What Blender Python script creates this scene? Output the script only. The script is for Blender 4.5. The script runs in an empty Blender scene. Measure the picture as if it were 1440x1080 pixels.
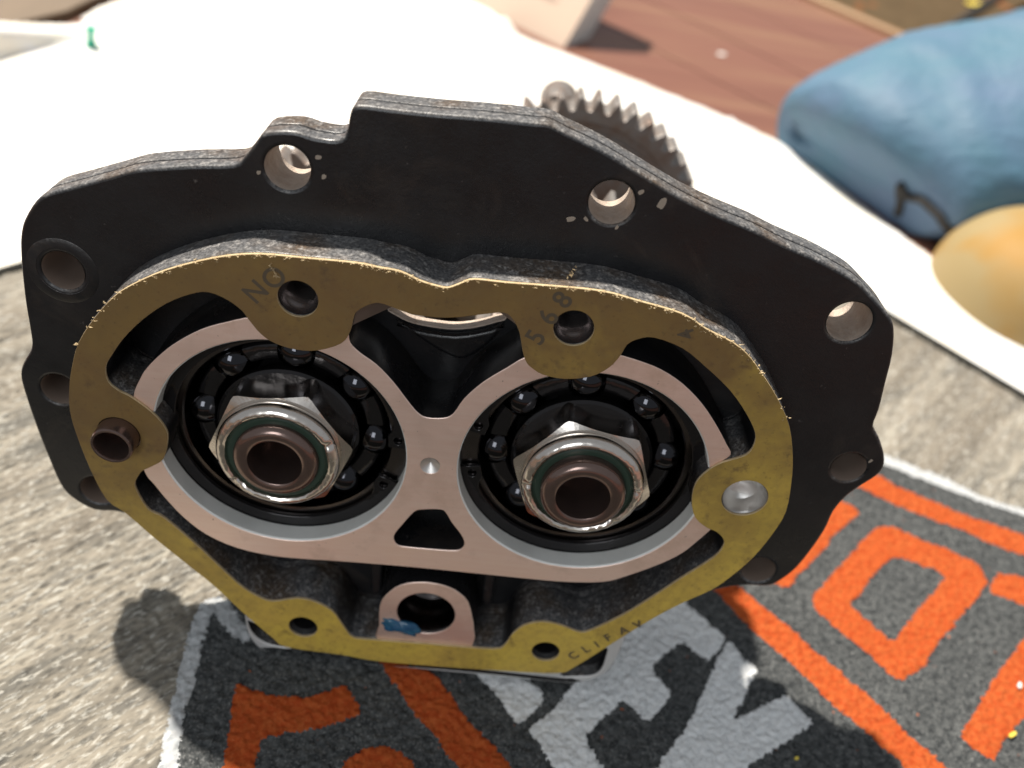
import bpy, bmesh, math, random
import numpy as np
from mathutils import Vector, Matrix
random.seed(4); RNG = np.random.default_rng(7)
sc = bpy.context.scene
COL = sc.collection
MM = 0.001

# ------------------------------------------------------------------ camera
cam = bpy.data.cameras.new('camera'); camo = bpy.data.objects.new('camera', cam); COL.objects.link(camo)
cam.sensor_width = 36.0; cam.lens = 1275.0 / 1440.0 * 36.0
cam.clip_start = 0.01; cam.clip_end = 60.0
CR = Matrix(((0.9870144, -0.150712, -0.0555747), (0.0594435, 0.6641118, -0.7452664), (0.1492284, 0.7322851, 0.6644467)))
camo.matrix_world = Matrix.Translation(Vector((4.1207, -151.2485, 243.8470)) * MM) @ CR.to_4x4()
cam.dof.use_dof = True; cam.dof.focus_distance = 0.210; cam.dof.aperture_fstop = 9.0
sc.camera = camo

# ------------------------------------------------------------------ indoor light: a beam of sunlight from behind, a window in front, dim room
SUN = Vector((-0.38, 0.46, 1.0)).normalized()
w = bpy.data.worlds.new('World'); sc.world = w; w.use_nodes = True
w.node_tree.nodes['Background'].inputs['Color'].default_value = (0.93, 0.97, 1.02, 1)
w.node_tree.nodes['Background'].inputs['Strength'].default_value = 0.15
BD = 8.0
sl = bpy.data.lights.new('sunbeam_lamp', 'SPOT'); sl.energy = 3.4 * 4 * math.pi * BD * BD; sl.color = (1.0, 0.93, 0.83)
sl.spot_size = math.radians(24); sl.spot_blend = 0.2; sl.shadow_soft_size = 0.14
so = bpy.data.objects.new('sunbeam_lamp', sl); COL.objects.link(so)
so.location = SUN * BD; so.rotation_euler = (-SUN).to_track_quat('-Z', 'Y').to_euler()
WD = Vector((-0.22, -0.86, 0.46)).normalized()
wl = bpy.data.lights.new('window_lamp', 'AREA'); wl.shape = 'RECTANGLE'; wl.size = 0.5; wl.size_y = 0.75; wl.energy = 3.6; wl.color = (0.93, 0.97, 1.0)
wo = bpy.data.objects.new('window_lamp', wl); COL.objects.link(wo)
wo.location = WD * 1.7 + Vector((0, 0, 0.08)); wo.rotation_euler = (-WD).to_track_quat('-Z', 'Y').to_euler()
sc.view_settings.view_transform = 'Standard'; sc.view_settings.look = 'None'
sc.view_settings.exposure = 1.15; sc.view_settings.gamma = 1.0

# ------------------------------------------------------------------ materials
def mat(name, color=(.5, .5, .5), rough=.5, metal=0.0, spec=.5):
    m = bpy.data.materials.new(name); m.use_nodes = True
    b = m.node_tree.nodes['Principled BSDF']
    b.inputs['Base Color'].default_value = (*color, 1); b.inputs['Roughness'].default_value = rough
    b.inputs['Metallic'].default_value = metal; b.inputs['Specular IOR Level'].default_value = spec
    return m
class N:
    """small node-building helper"""
    def __init__(s, m): s.t = m.node_tree; s.b = s.t.nodes['Principled BSDF']; s.co = None
    def new(s, k, **a):
        n = s.t.nodes.new(k)
        for x, v in a.items(): setattr(n, x, v)
        return n
    def set(s, sock, v):
        if hasattr(v, 'is_linked'): s.t.links.new(v, sock)
        elif isinstance(v, (tuple, list)) and sock.type == 'RGBA' and len(v) == 3: sock.default_value = (*v, 1)
        else: sock.default_value = v
    def coord(s):
        if s.co is None: s.co = s.new('ShaderNodeTexCoord').outputs['Object']
        return s.co
    def mapped(s, rot=0.0, scale=(1, 1, 1)):
        n = s.new('ShaderNodeMapping'); s.set(n.inputs['Vector'], s.coord())
        n.inputs['Rotation'].default_value = (0, 0, rot); n.inputs['Scale'].default_value = scale
        return n.outputs[0]
    def noise(s, scale, detail=3, rough=.55, vec=None, dist=0.0):
        n = s.new('ShaderNodeTexNoise'); s.set(n.inputs['Vector'], vec if vec is not None else s.coord())
        n.inputs['Scale'].default_value = scale; n.inputs['Detail'].default_value = detail
        n.inputs['Roughness'].default_value = rough; n.inputs['Distortion'].default_value = dist
        return n.outputs[0]
    def voro(s, scale, vec=None, out='Distance'):
        n = s.new('ShaderNodeTexVoronoi'); s.set(n.inputs['Vector'], vec if vec is not None else s.coord())
        n.inputs['Scale'].default_value = scale
        return n.outputs[out]
    def ramp(s, fac, *stops):
        n = s.new('ShaderNodeValToRGB'); e = n.color_ramp.elements
        while len(e) < len(stops): e.new(.5)
        for i, (p, c) in enumerate(stops):
            e[i].position = p; e[i].color = (*c, 1) if len(c) == 3 else c
        s.set(n.inputs[0], fac); return n.outputs[0]
    def step(s, fac, a, b, lo=0.0, hi=1.0):
        n = s.new('ShaderNodeMapRange'); s.set(n.inputs[0], fac)
        n.inputs[1].default_value = a; n.inputs[2].default_value = b; n.inputs[3].default_value = lo; n.inputs[4].default_value = hi
        return n.outputs[0]
    def math(s, op, a, b=0.0):
        n = s.new('ShaderNodeMath', operation=op); s.set(n.inputs[0], a); s.set(n.inputs[1], b); return n.outputs[0]
    def mix(s, f, a, b, blend='MIX'):
        n = s.new('ShaderNodeMix', data_type='RGBA', blend_type=blend)
        s.set(n.inputs[0], f); s.set(n.inputs[6], a); s.set(n.inputs[7], b); return n.outputs[2]
    def bump(s, h, strength=.3, dist=.0005, chain=None):
        n = s.new('ShaderNodeBump'); n.inputs['Strength'].default_value = strength; n.inputs['Distance'].default_value = dist
        s.set(n.inputs['Height'], h)
        if chain is not None: s.set(n.inputs['Normal'], chain)
        return n.outputs[0]
    def sep(s, v, k):
        n = s.new('ShaderNodeSeparateXYZ'); s.set(n.inputs[0], v); return n.outputs[k]
    def up(s):
        return s.sep(s.new('ShaderNodeNewGeometry').outputs['Normal'], 2)
    def color(s, c): s.set(s.b.inputs['Base Color'], c)
    def rough(s, c): s.set(s.b.inputs['Roughness'], c)
    def normal(s, c): s.set(s.b.inputs['Normal'], c)

def m_paint(name, base, dusty):
    m = mat(name, base, .45, 0, .40); n = N(m)
    n1 = n.noise(700, 4, .65); n2 = n.noise(60, 4, .6); n3 = n.noise(1800, 2)
    worn = n.step(n.noise(330, 5, .7), .66, .74)
    c = n.mix(n.step(n2, .4, .75, 0, .4), base, (.016, .0155, .017))
    c = n.mix(n.math('MULTIPLY', worn, .45), c, (.17, .155, .145))
    c = n.mix(n.step(n.noise(28, 5, .7, None, 1.2), .54, .72, 0, .8), c, (.034, .027, .023))
    if dusty:                                    # grit settled on the upward edges of the casting
        k = n.math('MULTIPLY', n.step(n.up(), .25, .8), n.step(n3, .36, .6, .3, 1.0))
        dust = n.mix(n.step(n1, .5, .72), n.mix(n.step(n2, .46, .64), (.15, .15, .155), (.145, .105, .075)), (.48, .46, .44))
        c = n.mix(n.math('MULTIPLY', k, dusty), c, dust)
    n.color(c); n.rough(n.step(n.noise(35, 5, .7), .3, .7, .20, .50))
    nb = n.bump(n1, .17, .0004); n.normal(n.bump(n3, .12, .00025, nb))
    return m
M = {}
M['paint'] = m_paint('black_paint', (.008, .0082, .0095), .85)
M['cavity'] = m_paint('oily_cavity_paint', (.008, .008, .009), 0)
N(M['cavity']).rough(.3)

m = M['machined'] = mat('machined_aluminium', (.70, .53, .49), .4, .85); n = N(m)
ln = n.noise(260, 4, .7, n.mapped(.12, (.3, 3.2, 1)))
st = n.noise(45, 5, .65); sp = n.noise(900, 3, .6)
c = n.mix(n.step(ln, .3, .7), (.95, .715, .62), (.99, .78, .69))
c = n.mix(n.step(st, .52, .72, 0, .6), c, (.60, .43, .32))
c = n.mix(n.step(sp, .70, .76, 0, .7), c, (.16, .10, .07))
n.color(c); n.rough(n.step(st, .3, .7, .36, .52)); n.normal(n.bump(ln, .04, .0002))

m = M['bare'] = mat('bare_aluminium', (.62, .60, .58), .45, 1.0); n = N(m)
c = n.mix(n.noise(120, 4), (.50, .49, .47), (.72, .69, .66)); n.color(c); n.normal(n.bump(n.noise(900, 3), .15, .0002))
m = M['pocket'] = mat('brown_cast_wall', (.20, .15, .12), .7, .1)
M['residue'] = mat('pale_residue', (.30, .25, .20), .8)
M['satin'] = mat('satin_aluminium', (.55, .54, .53), .5, .3)
m = M['cast'] = mat('rough_cast_aluminium', (.45, .38, .31), .65, .55); n = N(m)
n.color(n.mix(n.noise(260, 5, .7), (.30, .21, .15), (.62, .56, .50))); n.normal(n.bump(n.noise(800, 4, .7), .7, .0005))
m = M['bore'] = mat('bored_aluminium', (.42, .42, .40), .35, .15); n = N(m)
n.color(n.mix(n.step(n.noise(90, 3), .4, .7), (.90, .91, .88), (.78, .79, .76))); n.normal(n.bump(n.noise(500, 2, .5, n.mapped(0, (.1, .1, 8))), .12, .0002))
m = M['oily'] = mat('oily_dark_steel', (.035, .033, .034), .1, .75, .6); n = N(m); n.normal(n.bump(n.noise(170, 3, .6), .35, .0006))
m = M['race'] = mat('oily_bearing_steel', (.11, .10, .10), .2, 1.0); n = N(m)
n.color(n.mix(n.noise(140, 3), (.07, .065, .065), (.17, .15, .145)))
M['ball'] = mat('oily_ball_steel', (.045, .045, .05), .05, 1.0)
m = M['nut'] = mat('zinc_plated_nut', (.66, .61, .56), .3, 1.0); n = N(m)
s1 = n.noise(300, 4, .65); n.color(n.mix(n.step(s1, .60, .74), (.70, .65, .60), (.42, .33, .27)))
n.rough(n.step(n.noise(150, 3), .3, .7, .16, .30)); n.normal(n.bump(s1, .06, .0003))
M['nylon'] = mat('green_locking_ring', (.022, .042, .030), .3)
m = M['shaft'] = mat('oily_brown_shaft', (.20, .14, .12), .22, .85); n = N(m)
n.color(n.mix(n.noise(200, 4), (.15, .10, .085), (.27, .195, .17)))
m = M['gear'] = mat('gear_steel', (.36, .33, .31), .42, .5); n = N(m)
n.color(n.mix(n.step(n.noise(150, 4), .45, .7), (.27, .25, .235), (.22, .155, .12)))
m = M['thread'] = mat('threaded_aluminium', (.20, .175, .17), .22, .9)

m = M['gasket'] = mat('gasket_paper', (.29, .21, .06), .55, 0, .35); n = N(m)
g1 = n.noise(55, 5, .6); g2 = n.noise(420, 4, .65); g3 = n.noise(170, 5, .7)
brown_top = n.step(n.math('ADD', n.math('MULTIPLY', n.sep(n.coord(), 1), 14.0), n.math('ADD', n.math('MULTIPLY', n.noise(38, 4, .65), 1.8), n.math('MULTIPLY', n.sep(n.coord(), 0), -4.5))), .15, 1.25)
c = n.mix(brown_top, n.mix(n.step(g1, .35, .7), (.56, .40, .07), (.47, .315, .065)), n.mix(n.step(g1, .35, .7), (.20, .125, .04), (.145, .083, .032)))   # browner towards the top and left, yellower below
c = n.mix(n.step(g2, .45, .75, 0, .35), c, (.17, .12, .05))
c = n.mix(n.step(g3, .57, .70, 0, .65), c, (.10, .06, .03))
c = n.mix(n.step(n.noise(26, 5, .7, None, .8), .50, .68, 0, .55), c, (.15, .095, .035))
c = n.mix(n.step(n.noise(700, 3, .7), .60, .72, 0, .5), c, (.07, .045, .025))
n.color(c); n.normal(n.bump(g2, .18, .0003)); n.rough(n.step(g1, .3, .7, .42, .62))
m = M['fibre'] = mat('torn_gasket_fibre', (.55, .42, .24), .8); n = N(m)
n.color(n.mix(n.noise(600, 3), (.40, .27, .12), (.68, .56, .36)))
M['ink'] = mat('faded_ink', (.075, .055, .032), .6)
M['sealant'] = mat('blue_sealant', (.012, .06, .17), .25); n = N(M['sealant'])
n.color(n.mix(n.noise(150, 3), (.01, .045, .16), (.02, .13, .17)))

def m_pile(name, c0, c1, c2, fleck=None):
    m = mat(name, c0, .95, 0, .1); n = N(m)
    a = n.noise(420, 4, .65); b = n.noise(70, 4, .6); d = n.noise(1300, 3, .7)
    c = n.mix(n.step(a, .38, .60), c0, c1)
    c = n.mix(n.step(d, .54, .68, 0, .8), c, c2)
    c = n.mix(n.step(n.noise(800, 2), .60, .70, 0, .55), c, tuple(q * .45 for q in c0))
    c = n.mix(n.step(b, .35, .7, 0, .35), c, c0)
    if fleck: c = n.mix(n.step(n.noise(330, 2, .5), .735, .77), c, fleck)
    n.color(c); n.normal(n.bump(d, .5, .0006)); return m
M['edge_line'] = m_pile('grey_white_pile', (.42, .44, .45), (.52, .53, .54), (.62, .62, .62))
M['orange'] = m_pile('orange_pile', (.37, .058, .014), (.44, .10, .026), (.50, .145, .05))
M['white'] = m_pile('pale_grey_pile', (.66, .68, .69), (.78, .79, .79), (.86, .86, .85))
M['charcoal'] = m_pile('charcoal_pile', (.034, .037, .039), (.095, .10, .10), (.26, .26, .255), (.45, .13, .05))
m = M['rug'] = mat('striped_pile', (.4, .37, .32), .95, 0, .1); n = N(m)
v = n.mapped(-math.atan2(.73, .68), (1, 1, 1))
vs = n.new('ShaderNodeMapping'); n.set(vs.inputs['Vector'], v); vs.inputs['Scale'].default_value = (.12, 1, 1)
vt = n.new('ShaderNodeMapping'); n.set(vt.inputs['Vector'], v); vt.inputs['Scale'].default_value = (.33, 1, 1)
s1 = n.noise(130, 4, .6, vs.outputs[0]); s2 = n.noise(420, 3, .6, vs.outputs[0]); s3 = n.noise(850, 3, .6, vt.outputs[0]); s4 = n.noise(38, 3, .5, vs.outputs[0])
c = n.ramp(s1, (.32, (.145, .137, .120)), (.45, (.225, .205, .170)), (.56, (.28, .252, .207)), (.70, (.37, .345, .29)))
c = n.mix(n.step(s2, .50, .66, 0, .75), c, (.13, .125, .113))
c = n.mix(n.step(s4, .46, .66, 0, .6), c, (.165, .14, .11))
c = n.mix(n.step(s3, .54, .66, 0, .85), c, (.45, .435, .39))
c = n.mix(n.step(n.noise(700, 3, .6, vt.outputs[0]), .60, .68, 0, .6), c, (.095, .09, .082))
n.color(c); n.normal(n.bump(s3, .6, .0006))
M['binding'] = mat('dark_rug_binding', (.035, .034, .03), .9, 0, .1); n = N(M['binding']); n.normal(n.bump(n.noise(700, 3), .6, .0008))

m = M['sheet'] = mat('white_quilted_sheet', (.83, .82, .79), .9, 0, .1); n = N(m)
q = n.noise(45, 3, .5); n.color(n.mix(n.step(q, .4, .6), (.82, .80, .77), (.84, .78, .68))); n.normal(n.bump(q, .35, .003))
n.set(n.b.inputs['Subsurface Weight'], .25); n.b.inputs['Subsurface Radius'].default_value = (.006, .0045, .003); n.b.inputs['Subsurface Scale'].default_value = 1.0
m = M['wood'] = mat('red_brown_plank', (.30, .14, .085), .33); n = N(m)
gw = n.noise(38, 5, .6, n.mapped(math.atan2(.668, .744), (.07, 1, 1)), .6); gf = n.noise(160, 4, .7, n.mapped(math.atan2(.668, .744), (.05, 1, 1)))
c = n.ramp(gw, (.3, (.155, .063, .043)), (.5, (.20, .088, .060)), (.7, (.245, .135, .08)))
n.color(n.mix(n.step(gf, .5, .75, 0, .5), c, (.12, .05, .034))); n.rough(n.step(gw, .3, .7, .28, .45))
M['gold'] = mat('brass_coloured_strip', (.20, .11, .045), .5, .2)
m = M['carpet'] = mat('dark_brown_carpet', (.06, .04, .025), .95, 0, .1); n = N(m)
c = n.mix(n.noise(90, 4), (.06, .042, .024), (.13, .09, .05)); c = n.mix(n.step(n.noise(24, 2), .62, .70), c, (.28, .09, .03)); n.color(c)
m = M['board'] = mat('brown_board', (.14, .095, .055), .6); n = N(m)
n.color(n.mix(n.noise(60, 4, .6, n.mapped(.25, (1, .06, 1))), (.10, .07, .04), (.19, .13, .08)))
m = M['blue'] = mat('pale_blue_fabric', (.22, .38, .58), .6, 0, .35); n = N(m)
f1 = n.noise(14, 3); n.color(n.mix(n.step(f1, .4, .65), (.075, .165, .235), (.10, .16, .255))); n.normal(n.bump(n.noise(70, 4, .6, n.mapped(.5, (.35, 1, 1)), 1.0), .25, .005, n.bump(n.noise(24, 3), .4, .008)))
m = M['yellow'] = mat('golden_yellow_foam', (.66, .40, .11), .6, 0, .3); n = N(m)
n.color(n.mix(n.step(n.noise(22, 2), .4, .62), (.34, .185, .036), (.31, .235, .115)))
M['tan'] = mat('tan_carton', (.55, .42, .33), .7); M['page'] = mat('pale_carton_end', (.55, .54, .52), .6)
M['print'] = mat('grey_print', (.38, .28, .22), .7)
M['pin'] = mat('green_plastic', (.0, .36, .22), .3); M['steel'] = mat('pin_steel', (.7, .7, .7), .25, 1.0)
M['strap'] = mat('black_webbing', (.02, .018, .016), .7)
M['scrap'] = mat('white_paper_scrap', (.75, .73, .70), .8)
M['lemon'] = mat('yellow_scrap', (.70, .55, .08), .6)

# ------------------------------------------------------------------ mesh helpers
def link(name, me, m=None, parent=None, loc=None):
    o = bpy.data.objects.new(name, me); COL.objects.link(o)
    if m is not None: me.materials.append(m)
    if parent is not None: o.parent = parent
    if loc is not None: o.location = loc
    return o
def empty(name, loc=(0, 0, 0), label=None, cat=None, group=None, parent=None):
    o = bpy.data.objects.new(name, None); COL.objects.link(o); o.location = loc; o.empty_display_size = .01
    if parent is not None: o.parent = parent
    return tag(o, label, cat, group)
def tag(o, label=None, cat=None, group=None, kind=None):
    if label: o['label'] = label
    if cat: o['category'] = cat
    if group: o['group'] = group
    if kind: o['kind'] = kind
    return o
def mesh(name, v, f, smooth=False):
    me = bpy.data.meshes.new(name); me.from_pydata([tuple(x) for x in v], [], f); me.update()
    if smooth: me.polygons.foreach_set('use_smooth', [True] * len(me.polygons))
    return me
def smooth_poly(pts, k=3):
    """closed Catmull-Rom through the points"""
    p = np.array(pts, float); n = len(p); out = []
    for i in range(n):
        a, b, c, d = p[i - 1], p[i], p[(i + 1) % n], p[(i + 2) % n]
        for j in range(k):
            t = j / k
            out.append(.5 * ((2 * b) + (c - a) * t + (2 * a - 5 * b + 4 * c - d) * t * t + (3 * b - a - 3 * c + d) * t ** 3))
    return np.array(out)
def circle(c, r, n=40):
    return np.array([(c[0] + r * math.cos(2 * math.pi * i / n), c[1] + r * math.sin(2 * math.pi * i / n)) for i in range(n)])
def offset_poly(p, d):
    """move a closed outline outwards by d (inwards if negative)"""
    p = np.array(p); t = np.roll(p, -1, 0) - np.roll(p, 1, 0); t /= np.linalg.norm(t, axis=1)[:, None] + 1e-9
    area = 0.5 * np.sum(p[:, 0] * np.roll(p[:, 1], -1) - p[:, 1] * np.roll(p[:, 0], -1))
    nrm = np.stack([t[:, 1], -t[:, 0]], 1) * (1 if area > 0 else -1)
    return p + nrm * d
def slab(name, outer, holes, z0, z1, bevel=0.0, res=2):
    """solid plate from an outline with holes (millimetres), rounded edges"""
    cu = bpy.data.curves.new(name, 'CURVE'); cu.dimensions = '2D'; cu.fill_mode = 'BOTH'
    h = (z1 - z0) / 2
    cu.extrude = (h - bevel) * MM; cu.bevel_depth = bevel * MM; cu.bevel_resolution = res; cu.offset = -bevel * MM
    for pts in [outer] + list(holes):
        s = cu.splines.new('POLY'); s.points.add(len(pts) - 1); s.use_cyclic_u = True
        for i, q in enumerate(pts): s.points[i].co = (q[0] * MM, q[1] * MM, 0, 1)
    o = bpy.data.objects.new('tmp', cu); COL.objects.link(o)
    dg = bpy.context.evaluated_depsgraph_get()
    me = bpy.data.meshes.new_from_object(o.evaluated_get(dg)); me.name = name
    bpy.data.objects.remove(o); bpy.data.curves.remove(cu); me.materials.clear()
    me.transform(Matrix.Translation((0, 0, (z0 + z1) / 2 * MM)))
    return me
def join(name, *mes):
    bm = bmesh.new()
    for m_ in mes: bm.from_mesh(m_)
    me = bpy.data.meshes.new(name); bm.to_mesh(me); bm.free(); return me
def face_mats(me, mats, rule):
    """material by the face's own normal: machined front, painted sides"""
    me.materials.clear()
    for m_ in mats: me.materials.append(m_)
    for p in me.polygons: p.material_index = rule(p)
    return me
def lathe(name, prof, n=64, wob=None, close=False):
    v = []; f = []; k = len(prof)
    for i in range(n):
        a = 2 * math.pi * i / n
        for j, (r, z) in enumerate(prof):
            dr, dz = wob(a, j) if wob else (0, 0)
            v.append(((r + dr) * math.cos(a) * MM, (r + dr) * math.sin(a) * MM, (z + dz) * MM))
    for i in range(n):
        i2 = (i + 1) % n
        for j in range(k if close else k - 1):
            j2 = (j + 1) % k
            f.append((i * k + j, i2 * k + j, i2 * k + j2, i * k + j2))
    me = mesh(name, v, f, True)
    bm = bmesh.new(); bm.from_mesh(me); bmesh.ops.remove_doubles(bm, verts=bm.verts, dist=1e-7); bmesh.ops.recalc_face_normals(bm, faces=bm.faces)
    for e in bm.edges:
        if len(e.link_faces) == 2 and e.calc_face_angle(0) > .6: e.smooth = False
    bm.to_mesh(me); bm.free(); return me
def tube(name, pts, r, n=8):
    v = []; f = []; P = [Vector(p) for p in pts]
    for i, p in enumerate(P):
        t = (P[min(i + 1, len(P) - 1)] - P[max(i - 1, 0)]).normalized()
        u = t.cross(Vector((0, 0, 1))); u = u.normalized() if u.length > 1e-4 else Vector((1, 0, 0)); w_ = t.cross(u)
        for j in range(n):
            a = 2 * math.pi * j / n; v.append((p + (u * math.cos(a) + w_ * math.sin(a)) * r) * MM)
    for i in range(len(P) - 1):
        for j in range(n): f.append((i * n + j, i * n + (j + 1) % n, (i + 1) * n + (j + 1) % n, (i + 1) * n + j))
    f.append(tuple(range(n))); f.append(tuple(range((len(P) - 1) * n, len(P) * n)))
    return mesh(name, v, f, True)
def box(name, x0, x1, y0, y1, z0, z1):
    v = [(x * MM, y * MM, z * MM) for z in (z0, z1) for y in (y0, y1) for x in (x0, x1)]
    return mesh(name, v, [(0, 2, 3, 1), (4, 5, 7, 6), (0, 1, 5, 4), (2, 6, 7, 3), (0, 4, 6, 2), (1, 3, 7, 5)])
def vnoise(x, y, cell, seed):
    """smooth value noise on arrays, -1..1"""
    r = np.random.default_rng(seed); T_ = r.uniform(-1, 1, (256, 256))
    u = x / cell + 1000; v = y / cell + 1000
    i = np.floor(u).astype(int); j = np.floor(v).astype(int); a = u - i; b = v - j
    a = a * a * (3 - 2 * a); b = b * b * (3 - 2 * b)
    g = lambda p, q: T_[p % 256, q % 256]
    return (g(i, j) * (1 - a) + g(i + 1, j) * a) * (1 - b) + (g(i, j + 1) * (1 - a) + g(i + 1, j + 1) * a) * b
def inside(x, y, poly):
    c = np.zeros(x.shape, bool); p = np.array(poly); n = len(p)
    for i in range(n):
        x1, y1 = p[i]; x2, y2 = p[(i + 1) % n]
        if y1 == y2: continue
        c ^= ((y1 > y) != (y2 > y)) & (x < (x2 - x1) * (y - y1) / (y2 - y1) + x1)
    return c
def fast_mesh(name, V, Q, smooth=True):
    me = bpy.data.meshes.new(name); me.vertices.add(len(V)); me.vertices.foreach_set('co', V.astype(np.float32).ravel())
    n = len(Q); me.loops.add(n * 4); me.loops.foreach_set('vertex_index', Q.astype(np.int32).ravel())
    me.polygons.add(n); me.polygons.foreach_set('loop_start', np.arange(0, n * 4, 4, dtype=np.int32))
    me.update(calc_edges=True)
    if smooth: me.polygons.foreach_set('use_smooth', np.ones(n, bool))
    me.validate(); return me
BLUE_A = (160, 366, 10); BLUE_B = (480, 420, 60); BLUE_R0, BLUE_R1 = 46, 92
LOOP = [(226, 306, 2), (228, 312, 14), (234, 318, 22), (241, 316, 18), (241, 304, 19), (250, 295, 16), (262, 288, 8)]
YEL = (308, 258, 44, 64, 54)
STRAP = [(330, 610, 3), (372, 654, 6), (423, 715, 14), (500, 820, 20), (600, 900, 20)]
SCRAPS = [(148, 414, -3.9, 8, 2, .6, 'scrap', 'paper_scrap', 'small white paper scrap on the wooden floor at the edge of the white sheet'),
          (160, 530, -3.9, 3, 2, .2, 'scrap', 'paper_scrap', 'tiny white fleck on the wooden floor farther from the sheet'),
          (189, -5, .9, 1.5, .6, .5, 'lemon', 'yellow_fleck', 'small yellow fleck on the orange letter at the lower right corner'),
          (117, -22, .9, .6, .45, .1, 'lemon', 'yellow_fleck', 'tiny yellow fleck on the dark rug beside the white letters'),
          (198, 13, .9, 1.1, .6, .9, 'scrap', 'white_lint', 'bit of white lint on the orange letter at the right edge'),
          (440, 775, -3, 9, 5, .3, 'lemon', 'yellow_scrap', 'yellow scrap on the dark carpet beyond the floor strip')]
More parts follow.
